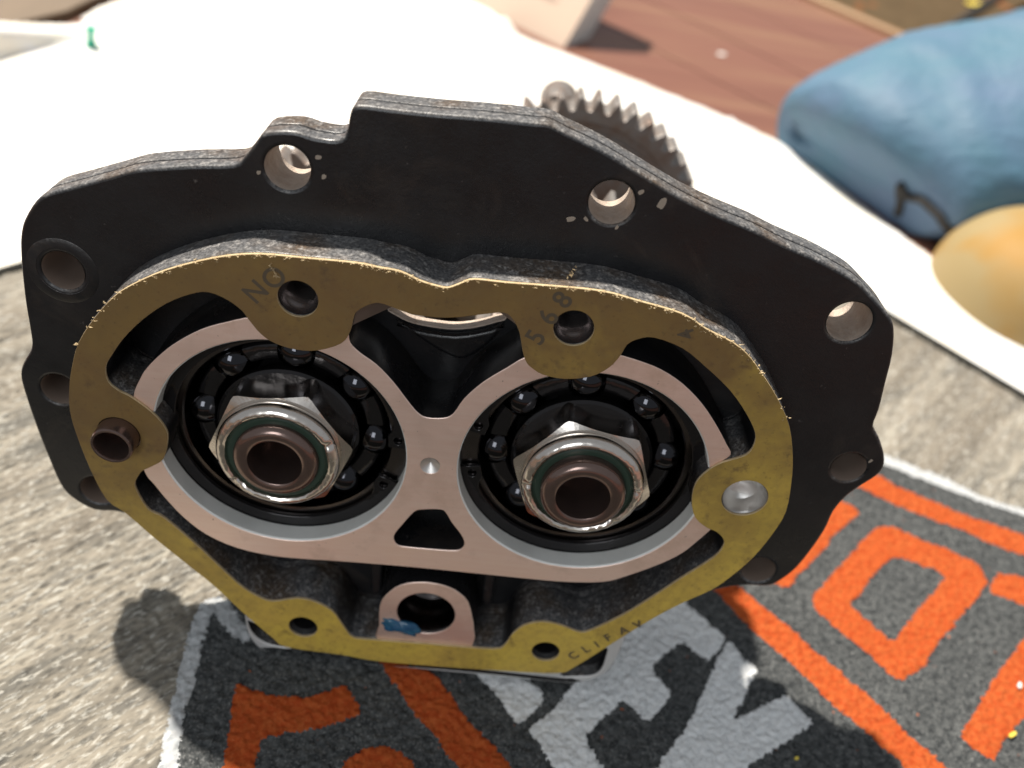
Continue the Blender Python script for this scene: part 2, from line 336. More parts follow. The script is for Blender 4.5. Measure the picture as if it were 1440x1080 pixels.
PLATE = {
 'FLANGE': [(-97.8,39.7),(-96.8,44.6),(-95.1,48.8),(-91.5,53.8),(-88.4,56.0),(-82.9,58.1),(-73.5,61.7),(-67.7,63.8),(-56.2,65.9),(-47.0,67.1),(-44.4,69.2),(-41.7,72.6),(-39.6,74.9),(-33.6,75.8),(-29.6,75.0),(-24.7,74.9),(-22.6,76.7),(-21.8,80.8),(-20.2,82.7),(-13.8,82.7),(-4.2,82.7),(5.6,83.0),(15.4,83.0),(19.2,83.0),(22.9,81.6),(28.1,79.8),(33.3,77.7),(40.5,74.3),(49.3,70.3),(57.7,67.3),(66.1,64.8),(73.0,62.2),(81.2,59.6),(87.1,57.3),(92.2,54.9),(96.5,51.7),(101.6,47.5),(104.1,44.0),(106.1,37.0),(107.0,29.6),(108.0,21.2),(108.2,16.2),(110.8,12.7),(113.7,7.8),(114.8,4.0),(114.0,0.8),(110.9,-3.2),(108.4,-7.2),(106.7,-12.5),(106.3,-19.5),(104.4,-28.6),(102.2,-35.3),(98.8,-40.6),(96.0,-42.4),(89.2,-43.1),(81.1,-46.5),(62.5,-57.4),(21.7,-69.3),(-42.2,-68.9),(-71.3,-46.5),(-84.8,-38.3),(-93.4,-38.1),(-99.2,-34.1),(-101.6,-29.3),(-103.0,-20.2),(-104.2,-10.2),(-105.0,1.0),(-104.8,6.0),(-103.3,9.8),(-100.5,14.3),(-99.8,18.5),(-99.3,27.0),(-98.5,34.7)],
 'GASKET': [(-86.2,12.2),(-84.7,17.8),(-81.8,25.4),(-76.9,32.7),(-71.7,38.7),(-67.0,42.3),(-59.4,46.6),(-48.8,50.7),(-39.6,52.7),(-29.1,52.9),(-18.5,53.0),(-14.0,52.5),(-9.0,52.0),(-4.8,50.3),(-1.3,49.5),(1.3,49.3),(4.3,50.9),(6.8,52.0),(13.8,52.0),(24.0,52.3),(34.2,52.3),(42.1,50.9),(52.3,48.8),(58.1,45.7),(63.9,43.3),(68.2,40.6),(72.5,36.2),(78.0,29.6),(82.8,22.1),(86.0,13.3),(87.8,5.3),(88.9,-3.9),(87.6,-11.4),(84.8,-20.1),(80.5,-28.2),(76.6,-33.6),(70.1,-39.5),(62.4,-47.7),(52.0,-60.8),(45.0,-69.6),(40.3,-73.4),(25.5,-74.6),(4.7,-75.4),(-12.6,-75.6),(-22.9,-74.3),(-38.8,-73.1),(-42.7,-69.6),(-50.2,-60.5),(-57.9,-50.1),(-63.6,-43.7),(-72.0,-34.2),(-78.4,-26.2),(-82.7,-22.1),(-85.3,-12.2),(-86.9,-1.2),(-87.2,5.9)],
 'OPENING': [(-76.6,15.4),(-76.6,19.4),(-74.6,23.0),(-71.3,27.8),(-66.2,33.4),(-60.4,38.2),(-54.8,41.2),(-50.7,42.2),(-46.6,40.7),(-43.7,38.4),(-42.3,36.2),(-39.8,32.8),(-36.7,30.7),(-32.0,29.6),(-27.1,30.0),(-21.8,32.5),(-19.8,35.9),(-19.0,39.5),(-18.1,41.4),(-15.0,43.5),(-12.4,43.7),(-6.1,41.9),(1.7,41.9),(9.4,43.7),(13.6,44.6),(15.7,43.4),(17.6,40.2),(18.8,35.5),(19.9,32.6),(21.2,31.2),(24.0,29.6),(29.0,29.0),(34.8,30.3),(38.7,33.3),(40.7,36.8),(41.7,39.7),(43.8,41.4),(47.3,42.2),(54.0,40.2),(60.2,35.9),(67.0,30.3),(72.2,24.3),(75.5,19.1),(76.0,15.5),(75.0,12.6),(72.0,10.7),(69.0,8.9),(66.2,5.5),(64.8,1.6),(65.2,-3.9),(67.1,-8.7),(70.5,-11.6),(73.3,-12.7),(75.6,-14.9),(76.2,-17.4),(74.6,-21.9),(68.2,-29.9),(60.9,-39.4),(54.4,-47.1),(46.9,-54.0),(43.7,-55.0),(38.8,-53.1),(33.3,-52.3),(28.4,-54.5),(25.4,-58.8),(23.8,-63.3),(20.5,-65.6),(4.2,-66.0),(-14.1,-66.5),(-19.4,-66.3),(-21.4,-63.6),(-22.8,-60.8),(-25.3,-56.1),(-30.0,-53.0),(-35.1,-52.3),(-41.9,-54.4),(-46.3,-52.7),(-51.3,-48.3),(-59.9,-36.8),(-68.2,-26.9),(-71.6,-24.8),(-73.1,-22.6),(-74.4,-18.6),(-74.7,-15.6),(-73.2,-12.6),(-72.0,-11.0),(-69.2,-9.1),(-66.3,-6.4),(-64.5,-0.1),(-64.9,3.7),(-67.5,7.7),(-72.0,11.7),(-74.4,13.0)],
 'WEB': [(-40.9,36.6),(-47.8,34.5),(-53.5,32.0),(-59.2,28.1),(-63.3,24.4),(-67.2,20.0),(-69.3,16.6),(-71.6,11.4),(-71.6,5.5),(-72.7,-6.7),(-71.8,-13.1),(-70.1,-16.1),(-67.7,-20.6),(-63.8,-26.5),(-58.4,-31.9),(-50.6,-35.8),(-41.2,-37.5),(-31.7,-37.5),(-22.7,-37.1),(-3.6,-36.7),(15.6,-36.8),(28.5,-36.9),(38.1,-36.7),(47.6,-35.4),(53.4,-32.5),(61.9,-26.5),(66.6,-22.0),(69.5,-17.5),(72.1,-12.9),(72.7,-10.4),(69.3,-0.1),(69.3,7.9),(71.6,11.5),(69.9,14.5),(66.1,20.0),(61.5,25.6),(56.1,30.4),(50.6,33.6),(45.4,35.3),(40.4,36.4),(37.5,36.4),(22.3,33.1),(19.5,33.2),(15.8,30.0),(10.8,25.5),(6.7,20.3),(4.3,15.5),(2.0,14.0),(-1.9,13.7),(-4.1,14.9),(-6.6,18.1),(-10.0,22.9),(-13.9,27.2),(-17.6,29.9),(-19.9,32.3),(-20.6,35.0),(-23.5,35.7),(-31.4,35.5)],
 'TRIANGLE': [(-3.7,-16.7),(-6.5,-21.3),(-8.4,-24.8),(-8.8,-26.9),(-7.6,-29.0),(-3.8,-29.3),(5.6,-29.1),(8.7,-28.4),(9.7,-26.2),(8.6,-23.1),(5.9,-19.1),(4.5,-16.4),(3.0,-15.1),(-1.5,-15.7)],
 'PADU': [(-12.2,-67.2),(-12.3,-61.1),(-12.2,-53.2),(-10.5,-48.4),(-6.6,-43.9),(-0.9,-42.0),(5.0,-42.4),(9.8,-45.0),(13.1,-50.8),(14.5,-67.1),(1.5,-67.1)],
 'FOOT': [(-50.3,-59.5),(-50.4,-66.9),(-49.2,-72.9),(-45.5,-77.4),(-36.6,-78.3),(-26.4,-78.8),(-12.1,-79.3),(4.7,-78.5),(23.0,-78.5),(42.1,-79.0),(50.3,-76.8),(55.1,-71.2),(56.9,-61.6),(57.2,-54.8),(52.0,-60.4),(45.4,-69.1),(40.3,-73.0),(25.4,-74.2),(4.5,-75.0),(-12.8,-75.2),(-23.2,-73.9),(-39.1,-72.4),(-42.2,-69.1),(-48.8,-61.3)],
 'POCKETL': [(-49.6,-63.2),(-49.3,-68.0),(-47.5,-71.7),(-43.9,-74.0),(-38.7,-74.5),(-41.7,-71.8),(-45.2,-67.4),(-47.8,-63.6)],
 'POCKETR': [(41.2,-75.5),(46.9,-75.3),(50.9,-74.1),(52.7,-70.9),(53.1,-66.1),(52.8,-62.1),(48.8,-66.7)],
 'WEDGE': [(-11.8,30.6),(-6.8,28.8),(2.7,28.3),(11.1,30.9),(14.1,32.8),(11.4,27.3),(5.7,21.9),(1.0,22.4),(-5.5,26.1)],
 'LIP': [(-14.0,33.2),(-11.4,31.2),(-7.9,29.8),(-2.7,29.2),(2.5,29.2),(7.6,30.4),(12.1,32.3),(14.6,33.8),(12.2,37.7),(2.0,37.4),(-8.1,35.9)],
}
RUG = {
 'LineL': [(-63.0,2.5),(-63.8,-5.8),(-63.2,-12.1),(-62.1,-22.6),(-61.1,-33.1),(-58.7,-47.2),(-57.9,-52.7),(-53.7,-52.1),(-54.1,-46.6),(-57.1,-32.5),(-57.4,-25.4),(-58.1,-15.3),(-58.9,-10.8),(-59.3,-1.2),(-57.7,-1.2),(-53.7,-4.7),(-47.8,-8.6),(-46.0,-5.9),(-52.9,2.1),(-58.1,5.3)],
 'C': [(-46.1,-21.6),(-44.8,-21.4),(-39.8,-22.9),(-34.2,-23.6),(-27.7,-23.1),(-21.6,-20.7),(-16.7,-17.6),(-14.4,-19.2),(-10.4,-24.1),(-11.0,-26.1),(-14.6,-28.3),(-22.3,-31.9),(-28.5,-33.9),(-33.8,-35.7),(-34.9,-37.2),(-35.1,-40.2),(-34.6,-44.1),(-34.4,-49.7),(-42.7,-50.7),(-42.7,-45.1),(-43.9,-36.0),(-44.9,-29.4),(-46.3,-23.1)],
 'D': [(-12.7,-47.0),(-12.0,-41.1),(-10.6,-38.4),(-6.8,-35.1),(-1.7,-33.8),(1.8,-34.8),(5.2,-36.9),(7.2,-38.6),(11.5,-44.3)],
 'BarA': [(-14.7,-1.1),(6.9,-9.3),(12.8,-14.2),(17.9,-21.0),(23.4,-25.6),(28.9,-30.1),(33.8,-35.2),(39.2,-40.8),(24.4,-42.7),(19.1,-37.1),(15.0,-33.6),(13.0,-30.4),(8.5,-26.6),(2.2,-20.6),(-2.8,-14.6),(-6.2,-10.5)],
 'E1': [(14.7,-2.7),(21.5,-8.8),(26.7,-13.1),(30.4,-17.3),(34.2,-21.8),(35.9,-22.0),(38.1,-19.5),(41.3,-15.8),(42.2,-13.4),(40.6,-10.6),(38.0,-8.7),(31.9,-0.0)],
 'E2': [(37.8,-23.7),(42.8,-18.9),(46.1,-14.2),(49.6,-8.9),(58.4,1.5),(64.6,8.7),(68.5,15.8),(75.3,24.9),(85.1,29.3),(88.1,27.6),(90.8,25.2),(96.3,20.1),(99.5,17.2),(99.7,14.9),(94.4,7.2),(91.9,7.3),(86.6,11.8),(82.8,10.2),(76.1,2.9),(76.4,-0.7),(80.3,-5.4),(79.4,-8.5),(74.7,-14.4),(72.7,-16.0),(70.6,-15.0),(65.8,-10.9),(64.0,-12.5),(54.6,-23.1),(56.6,-27.3),(59.2,-31.3),(63.5,-37.7),(50.4,-39.4),(45.3,-33.7),(43.2,-30.7),(39.6,-26.0)],
 'Y': [(100.5,13.9),(102.5,14.5),(105.8,9.4),(109.1,6.8),(108.2,3.5),(100.2,-10.4),(101.0,-11.2),(115.4,-2.5),(117.3,-1.7),(119.9,-3.7),(124.5,-9.3),(123.1,-10.9),(113.8,-17.7),(102.7,-25.6),(94.6,-33.8),(70.0,-36.9),(75.5,-29.8),(80.3,-22.2),(85.4,-15.2),(90.7,-5.1),(96.8,8.0)],
 'BarB': [(81.8,52.6),(97.8,34.8),(106.3,24.4),(113.1,16.7),(120.8,10.1),(130.2,-0.8),(137.8,-7.7),(146.8,-16.2),(149.6,-19.7),(154.9,-26.2),(170.7,-24.2),(163.8,-18.3),(160.6,-14.4),(153.5,-7.9),(146.1,1.4),(139.5,6.8),(129.7,16.6),(121.6,25.0),(114.5,30.5),(108.0,37.4),(89.9,57.2)],
 'T': [(155.1,83.7),(159.7,80.7),(158.1,77.3),(148.5,67.4),(138.9,55.7),(129.3,44.8),(124.1,39.2),(114.2,45.9),(128.0,67.4),(145.6,88.0)],
 'Border': [(155.6,109.0),(173.2,101.2),(177.3,97.9),(186.6,93.7),(194.6,90.5),(205.9,86.1),(214.8,83.9),(225.5,80.2),(238.1,76.3),(234.1,66.3),(221.7,70.1),(208.2,73.7),(202.9,77.2),(191.5,80.3),(183.2,83.7),(171.6,87.9),(163.8,92.3),(148.3,101.6)],
 'O': [(164.8,73.0),(167.6,74.6),(172.7,74.8),(180.3,71.4),(189.8,68.1),(196.7,65.1),(200.6,62.9),(202.0,55.8),(200.3,53.1),(191.6,42.9),(175.1,26.2),(167.2,16.0),(161.2,11.8),(158.2,9.3),(154.4,10.3),(148.4,17.6),(139.7,25.1),(134.2,30.8),(133.3,35.2),(135.2,39.6),(150.8,57.5),(161.9,70.2)],
 'Oin': [(168.8,60.3),(172.7,59.6),(181.6,57.1),(185.6,54.6),(182.4,50.1),(172.3,39.8),(159.1,24.6),(156.1,26.0),(151.6,30.8),(147.5,34.7),(147.2,36.6),(155.2,45.9),(158.3,51.2),(167.2,59.0)],
 'R1': [(201.7,51.8),(207.9,59.7),(217.7,59.7),(231.0,58.8),(224.9,43.9),(211.8,46.8),(205.4,48.7),(201.5,49.6)],
 'R2': [(207.6,32.9),(201.9,26.5),(188.8,13.3),(179.2,1.3),(172.0,-6.7),(173.3,-9.8),(179.2,-14.1),(181.5,-12.3),(188.8,-4.5),(195.6,1.2),(209.6,12.5),(223.1,45.9)],
 'LineR': [(166.4,117.2),(178.8,112.9),(184.9,110.9),(192.0,108.4),(202.8,104.7),(211.2,99.5),(219.7,95.9),(230.7,93.9),(243.4,89.1),(242.0,85.6),(229.5,90.8),(218.8,93.5),(210.0,95.9),(198.9,99.8),(187.7,103.7),(177.5,107.5),(163.4,110.5)],
 'BG': [(-57.8,-53.0),(-61.1,-33.1),(-63.2,-12.1),(-62.9,2.0),(-57.9,4.6),(157.4,117.4),(184.7,110.1),(202.4,103.5),(219.5,95.5),(242.7,87.5),(198.4,-20.7)],
}
# ================================================================== THE GEARBOX COVER
ROT = Matrix(((0.998089, -0.061798, 0.0), (0.008356, 0.13496, -0.990816), (0.06123, 0.988922, 0.135218)))
root = empty('gearbox_cover', (0, 0, 0), 'black cast gearbox cover standing on the rug, with olive paper gasket and two bearings', 'gearbox cover')
root.matrix_world = Matrix.Translation((0, 0, 78.73464 * MM)) @ ROT.to_4x4()
BX = 37.16                                            # bearing centres at +-BX
FL = smooth_poly(PLATE['FLANGE'], 3); GA = smooth_poly(PLATE['GASKET'], 3); OP = smooth_poly(PLATE['OPENING'], 3)
WEB = smooth_poly(PLATE['WEB'], 3); TRI = smooth_poly(PLATE['TRIANGLE'], 3); FOOT = smooth_poly(PLATE['FOOT'], 3)
FH = [((-35.3, 67.6), 5.0), ((-88.6, 36.9), 4.9), ((34.5, 67.5), 5.0), ((93.4, 44.6), 5.2), ((106.1, 2.7), 4.5), ((92.4, -36.3), 4.7), ((-95.9, 2.6), 4.5), ((-91.4, -30.5), 4.7)]
GH = [((-31.2, 42.8), 4.4), ((29.4, 42.5), 4.4), ((77.8, -0.8), 5.6), ((-76.4, -0.2), 5.15), ((-33.7, -63.8), 4.0), ((35.6, -64.5), 3.9)]
fh = [circle(c, r) for c, r in FH]; gh = [circle(c, r) for c, r in GH]
hole = offset_poly(OP, 0.3)
# flange in two halves with the parting groove between them, plus the raised rim and the cavity floor
fl_front = slab('f', FL, [hole] + fh, -16.6, -12, .8, 3); fl_mid = slab('f', offset_poly(FL, -.6), [hole] + fh, -17.1, -16.5)
fl_back = slab('f', FL, [hole] + fh, -22.5, -17.0, .35, 2)
rim = slab('r', offset_poly(GA, .15), [OP] + gh, -13, -.82, .3, 2)
lip = smooth_poly(PLATE['LIP'], 3)
floor_ = slab('fl', offset_poly(OP, 1.2), [lip, circle((-BX, 0), 31), circle((BX, 0), 31)], -19.6, -17)
housing = link('housing', face_mats(join('housing', fl_front, fl_mid, fl_back, rim), [M['paint'], M['cavity']], lambda p: 0), None, root)
link('cavity_floor', floor_, M['cavity'], root)
link('cavity_lip', slab('cavity_lip', offset_poly(lip, 0.05), [offset_poly(lip, -.35)], -19.8, -16.6), M['cast'], root)
# cast skin lining the bolt holes
for c, r in FH:
    link('hole_lining', lathe('hole_lining', [(r + .02, -12.3), (r - .12, -12.6), (r - .15, -17), (r - .1, -22.4), (r + .02, -22.5)], 40), M['cast'] if c[1] > 40 else M['pocket'], root, (c[0] * MM, c[1] * MM, 0))
    dp = {0: -24.5, 1: -34, 2: -24.5, 3: -26.5, 4: -27, 5: -27, 6: -27, 7: -27}[FH.index((c, r))]
    link('rear_boss', lathe('rear_boss', [(r - .08, -22.3), (r - .12, dp)] + ([(.01, dp), (.01, dp - .5)] if c[0] < -90 or c[1] < 10 else []) + [(r + 1.0, dp - .01), (r + 1.2, -22.4)], 40), M['cast'] if c[1] > 40 else M['pocket'], root, (c[0] * MM, c[1] * MM, 0))
    if c[0] < -80 and c[1] > 20: link('boss_ring', lathe('boss_ring', [(r + 1.0, -12.05), (r + 1.1, -11.9), (r + 3.2, -11.88), (r + 3.5, -12.05)], 48), M['paint'], root, (c[0] * MM, c[1] * MM, 0))
web = slab('w', WEB, [circle((-BX, 0), 31.0, 96), circle((BX, 0), 31.0, 96), TRI, circle((-.4, -1.0), 2.4, 28)], -17.5, -.82, .2, 1)
link('bearing_web', face_mats(web, [M['cavity'], M['machined']], lambda p: 1 if p.normal.z > .3 else 0), None, root)
link('locating_dimple', lathe('locating_dimple', [(2.45, -.84), (1.3, -1.7), (0.01, -2.3)], 28), M['bare'], root, (-.4 * MM, -1 * MM, 0))
# bare satin front, painted sides
foot = slab('ft', FOOT, [smooth_poly(PLATE['POCKETL'], 3), smooth_poly(PLATE['POCKETR'], 3)], -20, -1.1, .6, 2)
link('foot_flange', face_mats(foot, [M['paint'], M['satin']], lambda p: 1 if p.normal.z > .3 else 0), None, root)
link('pocket_floor', slab('pf', offset_poly(FOOT, -.8), [], -19, -5), M['cavity'], root)
# U-shaped pad with the deep oil hole
uh = circle((.8, -54.3), 8.1, 56); PU = smooth_poly(PLATE['PADU'], 3)
pad = slab('pu', PU, [uh], -17.5, -.82, .2, 1)
link('drain_pad', face_mats(pad, [M['cavity'], M['machined']], lambda p: 1 if p.normal.z > .3 else 0), None, root)
link('drain_bore', lathe('drain_bore', [(8.1, -.84), (7.6, -1.6), (7.4, -13), (5.4, -15), (5.2, -19), (.01, -19.5)], 48), M['race'], root, (.8 * MM, -54.3 * MM, 0))
for x, y, l in ((-14.5, -47, 9), (17.5, -47, 9)):     # cast ribs in the lower pocket
    rb = slab('rib', smooth_poly([(x - 1.6, y - l), (x + 1.6, y - l), (x + 1.1, y + l), (x - 1.1, y + l)], 2), [], -18, -9, .8, 3)
    link('rib', rb, M['cavity'], root)
bm = bmesh.new(); bmesh.ops.create_uvsphere(bm, u_segments=28, v_segments=16, radius=1)
for v in bm.verts:
    x, y, z = v.co; k = 1 + .22 * math.sin(5 * x + 2) * math.cos(4 * y) + .1 * math.sin(11 * x + 7 * y)
    v.co = Vector((x * 5.4 * k, y * 2.6 * k - .9 * x, z * 1.2 * k)) * MM
me = bpy.data.meshes.new('sealant'); bm.to_mesh(me); bm.free(); me.polygons.foreach_set('use_smooth', [True] * len(me.polygons))
link('sealant_smear', me, M['sealant'], root, (-6.0 * MM, -60.6 * MM, -.8 * MM))

# brown walls of the top pocket and the dark wedge below the lit lip
seg = [p for p in OP if -19.5 < p[0] < 17.5 and p[1] > 27]
v = []; f = []
seg.sort(key=lambda p: math.atan2(p[1] - 26, p[0] + 1), reverse=True)
for p in seg:
    q = np.array(p) * .994 + np.array((-1, 26)) * .006; k = .42 if abs(p[0]) > 9 and p[1] > 31 else .06
    z = q + (np.array((0, 31.0)) - q) * k
    v += [(q[0] * MM, q[1] * MM, -1.0 * MM), (z[0] * MM, z[1] * MM, -17.1 * MM)]
for i in range(len(seg) - 1): f.append((2 * i, 2 * i + 2, 2 * i + 3, 2 * i + 1))
link('pocket_wall', mesh('pocket_wall', v, f, True), M['pocket'], root)
link('pocket_wedge', slab('pocket_wedge', smooth_poly(PLATE['WEDGE'], 3), [], -17.5, -15.2, 1.0, 3), M['cavity'], root)
# flakes of old sealant around the upper bolt holes
for (x, y, s_, a_) in ((45.2, 68.5, 1.5, 1.1), (26.2, 62.8, 1.1, .3), (40.3, 70.6, .8, .9), (29.5, 63.2, .7, 2.4), (36.5, 62.0, .6, 1.0), (-28.6, 70.8, .8, .4), (-27.5, 66.6, .7, .9), (-41.5, 66.0, .6, .7), (110.8, 5.6, .7, .9)):
    fl = slab('sealant_flake', smooth_poly([(math.cos(t) * s_ * (.9 + .16 * math.sin(3 * t + x)), math.sin(t) * s_ * (.62 + .12 * math.cos(2 * t + y))) for t in np.linspace(0, 6.28, 9)[:-1]], 3), [], 0, .12, .03, 1)
    o = link('sealant_flake', fl, M['residue'], root, (x * MM, y * MM, -12.02 * MM)); o.rotation_euler = (0, 0, a_)

# ---- gasket, its torn fibres and faded stamps
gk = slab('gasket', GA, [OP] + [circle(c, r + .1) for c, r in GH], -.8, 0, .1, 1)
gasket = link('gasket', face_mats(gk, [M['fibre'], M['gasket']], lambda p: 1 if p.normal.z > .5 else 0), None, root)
v = []; f = []
top = [p for p in GA if p[1] > 24]
for p in top:
    u_ = p[0]
    rough_ = .5 + .5 * math.sin(.31 * u_ + 1) * math.sin(.83 * u_ + 2)
    dens = int((26 if (-62 < u_ < -5 or 18 < u_ < 66) else 7) * (.25 + rough_))
    for _ in range(dens):
        a = random.uniform(-1.0, 4.1); L = random.uniform(.2, .9) * (1.5 if random.random() < .06 else .8)
        x = p[0] + random.uniform(-1.0, 1.0); y = p[1] + random.uniform(-.7, .05) * (.5 + rough_); z = random.uniform(-.7, .22)
        d = Vector((math.cos(a), .55 * math.sin(a), random.uniform(-.5, .6))) * L; s_ = random.uniform(.08, .24)
        i = len(v); b = Vector((x, y, z))
        v += [(b + Vector((-s_, 0, 0))) * MM, (b + Vector((s_, 0, 0))) * MM, (b + Vector((0, 0, s_ * 1.5))) * MM, (b + d) * MM]
        f += [(i, i + 1, i + 3), (i + 1, i + 2, i + 3), (i + 2, i, i + 3)]
for bx, by, n_ in ((-36.5, 50.5, 26), (26.5, 54.5, 14)):       # two thicker shreds
    for _ in range(n_):
        t = random.random(); x = bx + t * 1.2 + random.uniform(-.3, .3); y = by + (t * 3 if bx > 0 else -t * 2.6) + random.uniform(-.3, .3); z = .15 + random.random() * .5
        i = len(v); b = Vector((x, y, z)); d = Vector((random.uniform(-.6, .6), random.uniform(-.6, .8), random.uniform(0, .5)))
        v += [(b + Vector((-.15, 0, 0))) * MM, (b + Vector((.15, 0, 0))) * MM, (b + Vector((0, 0, .2))) * MM, (b + d) * MM]
        f += [(i, i + 1, i + 3), (i + 1, i + 2, i + 3), (i + 2, i, i + 3)]
tag(link('torn_fibres', mesh('torn_fibres', v, f), M['fibre'], gasket), kind='stuff')
def text(s, x, y, size, rot, parent, m_, z=.012):
    cu = bpy.data.curves.new('t', 'FONT'); cu.body = s; cu.size = size * MM; cu.align_x = 'CENTER'; cu.align_y = 'CENTER'; cu.offset = .00011
    o = bpy.data.objects.new('tmp', cu); COL.objects.link(o)
    me_ = bpy.data.meshes.new_from_object(o.evaluated_get(bpy.context.evaluated_depsgraph_get()))
    bpy.data.objects.remove(o); bpy.data.curves.remove(cu); me_.materials.clear()
    o = link('stamp', me_, m_, parent, (x * MM, y * MM, z * MM)); o.rotation_euler = (0, 0, math.radians(rot)); return o
text('N', -40.2, 43.4, 6.4, 46, gasket, M['ink']); text('O', -36.0, 47.3, 6.4, 44, gasket, M['ink'])
text('5', 21.5, 39.2, 6.2, 66, gasket, M['ink']); text('6', 23.7, 44.6, 6.2, 66, gasket, M['ink']); text('8', 26.2, 49.2, 6.2, 60, gasket, M['ink'])
text('4', 54.2, 44.0, 5, 120, gasket, M['ink'])
for ch, x, y in (('C', 43.6, -65.0), ('L', 47.0, -61.6), ('I', 49.6, -59.2), ('F', 52.3, -56.2), ('A', 56.2, -52.6), ('V', 59.4, -49.6)):
    text(ch, x + random.uniform(-.3, .3), y + random.uniform(-.3, .3), 4.0, 42 + random.uniform(-8, 8), gasket, M['ink'])

# ---- dowel, plug, threaded holes
link('dowel_sleeve', lathe('dowel_sleeve', [(5.05, -8), (5.05, 4.3), (4.75, 4.8), (4.3, 4.75), (4.0, 4.2), (4.0, -6), (.01, -6.2)], 48), M['shaft'], root, (-76.4 * MM, -.2 * MM, 0))
link('dimple_plug', lathe('dimple_plug', [(5.62, -.82), (5.5, -.5), (5.2, -1.2), (5.0, -3.6), (4.6, -5.0), (3.4, -5.9), (1.6, -6.2), (.01, -6.6)], 48, lambda a, j: (.10 * math.sin(3 * a + j) * (j < 7), .22 * math.sin(2 * a + 1.7 * j) * (0 < j < 7))), M['bare'], root, (77.8 * MM, -.8 * MM, 0))
for i in (0, 1):
    c = GH[i][0]; pr = [(4.4, -.84), (4.35, -1.6), (3.75, -2.6)]; z = -2.8
    while z > -15: pr += [(3.35, z - .25), (3.8, z - .75)]; z -= 1.0
    pr.append((.01, z))
    link('threaded_hole', lathe('threaded_hole', pr, 48), M['thread'], root, (c[0] * MM, c[1] * MM, 0))
for i in (4, 5):
    c = GH[i][0]; link('threaded_hole', lathe('threaded_hole', [(4.0, -.84), (3.5, -1.6), (3.2, -2), (3.2, -13), (.01, -13.2)], 32), M['cavity'], root, (c[0] * MM, c[1] * MM, 0))

# ---- bearings, circlips, nuts, shafts
def circlip(gap_deg):
    g = math.radians(gap_deg); half = math.radians(11); P_ = []; n_ = 90
    a0, a1 = g + half, g + 2 * math.pi - half
    for i in range(n_ + 1): a = a0 + (a1 - a0) * i / n_; P_.append((30.9 * math.cos(a), 30.9 * math.sin(a)))
    lug = math.radians(11)
    for i in range(n_ + 1):
        a = a1 + (a0 - a1) * i / n_
        e = min(a1 - a, a - a0) / lug
        r = 25.6 if e < .8 else (25.6 + 2.0 * min(1, (e - .8) / .35))
        P_.append((r * math.cos(a), r * math.sin(a)))
    hs = [circle((28 * math.cos(a), 28 * math.sin(a)), 1.15, 20) for a in (a0 + lug * .42, a1 - lug * .42)]
    return slab('circlip', P_, hs, -7.6, -6.3, .15, 1)
def hexnut(phase):
    ap = 15.6; v = []; f = []; n_ = 96
    for i in range(n_):
        a = 2 * math.pi * i / n_; m_ = ((a + math.pi / 6) % (math.pi / 3)) - math.pi / 6
        rh = min(ap / math.cos(m_), 17.75)
        for r, z in ((11.8, 2.0), (14.9, 2.0), (15.5, 1.95), (rh, 1.95 - max(0, rh - 15.7) * .45), (rh, -7)):
            b = a + phase; v.append((r * math.cos(b) * MM, r * math.sin(b) * MM, z * MM))
    for i in range(n_):
        i2 = (i + 1) % n_
        for j in range(4): f.append((i * 5 + j, i * 5 + j + 1, i2 * 5 + j + 1, i2 * 5 + j))
    me_ = mesh('lock_nut', v, f)
    bm_ = bmesh.new(); bm_.from_mesh(me_); bmesh.ops.recalc_face_normals(bm_, faces=bm_.faces); bm_.to_mesh(me_); bm_.free()
    return me_
ball_me = None
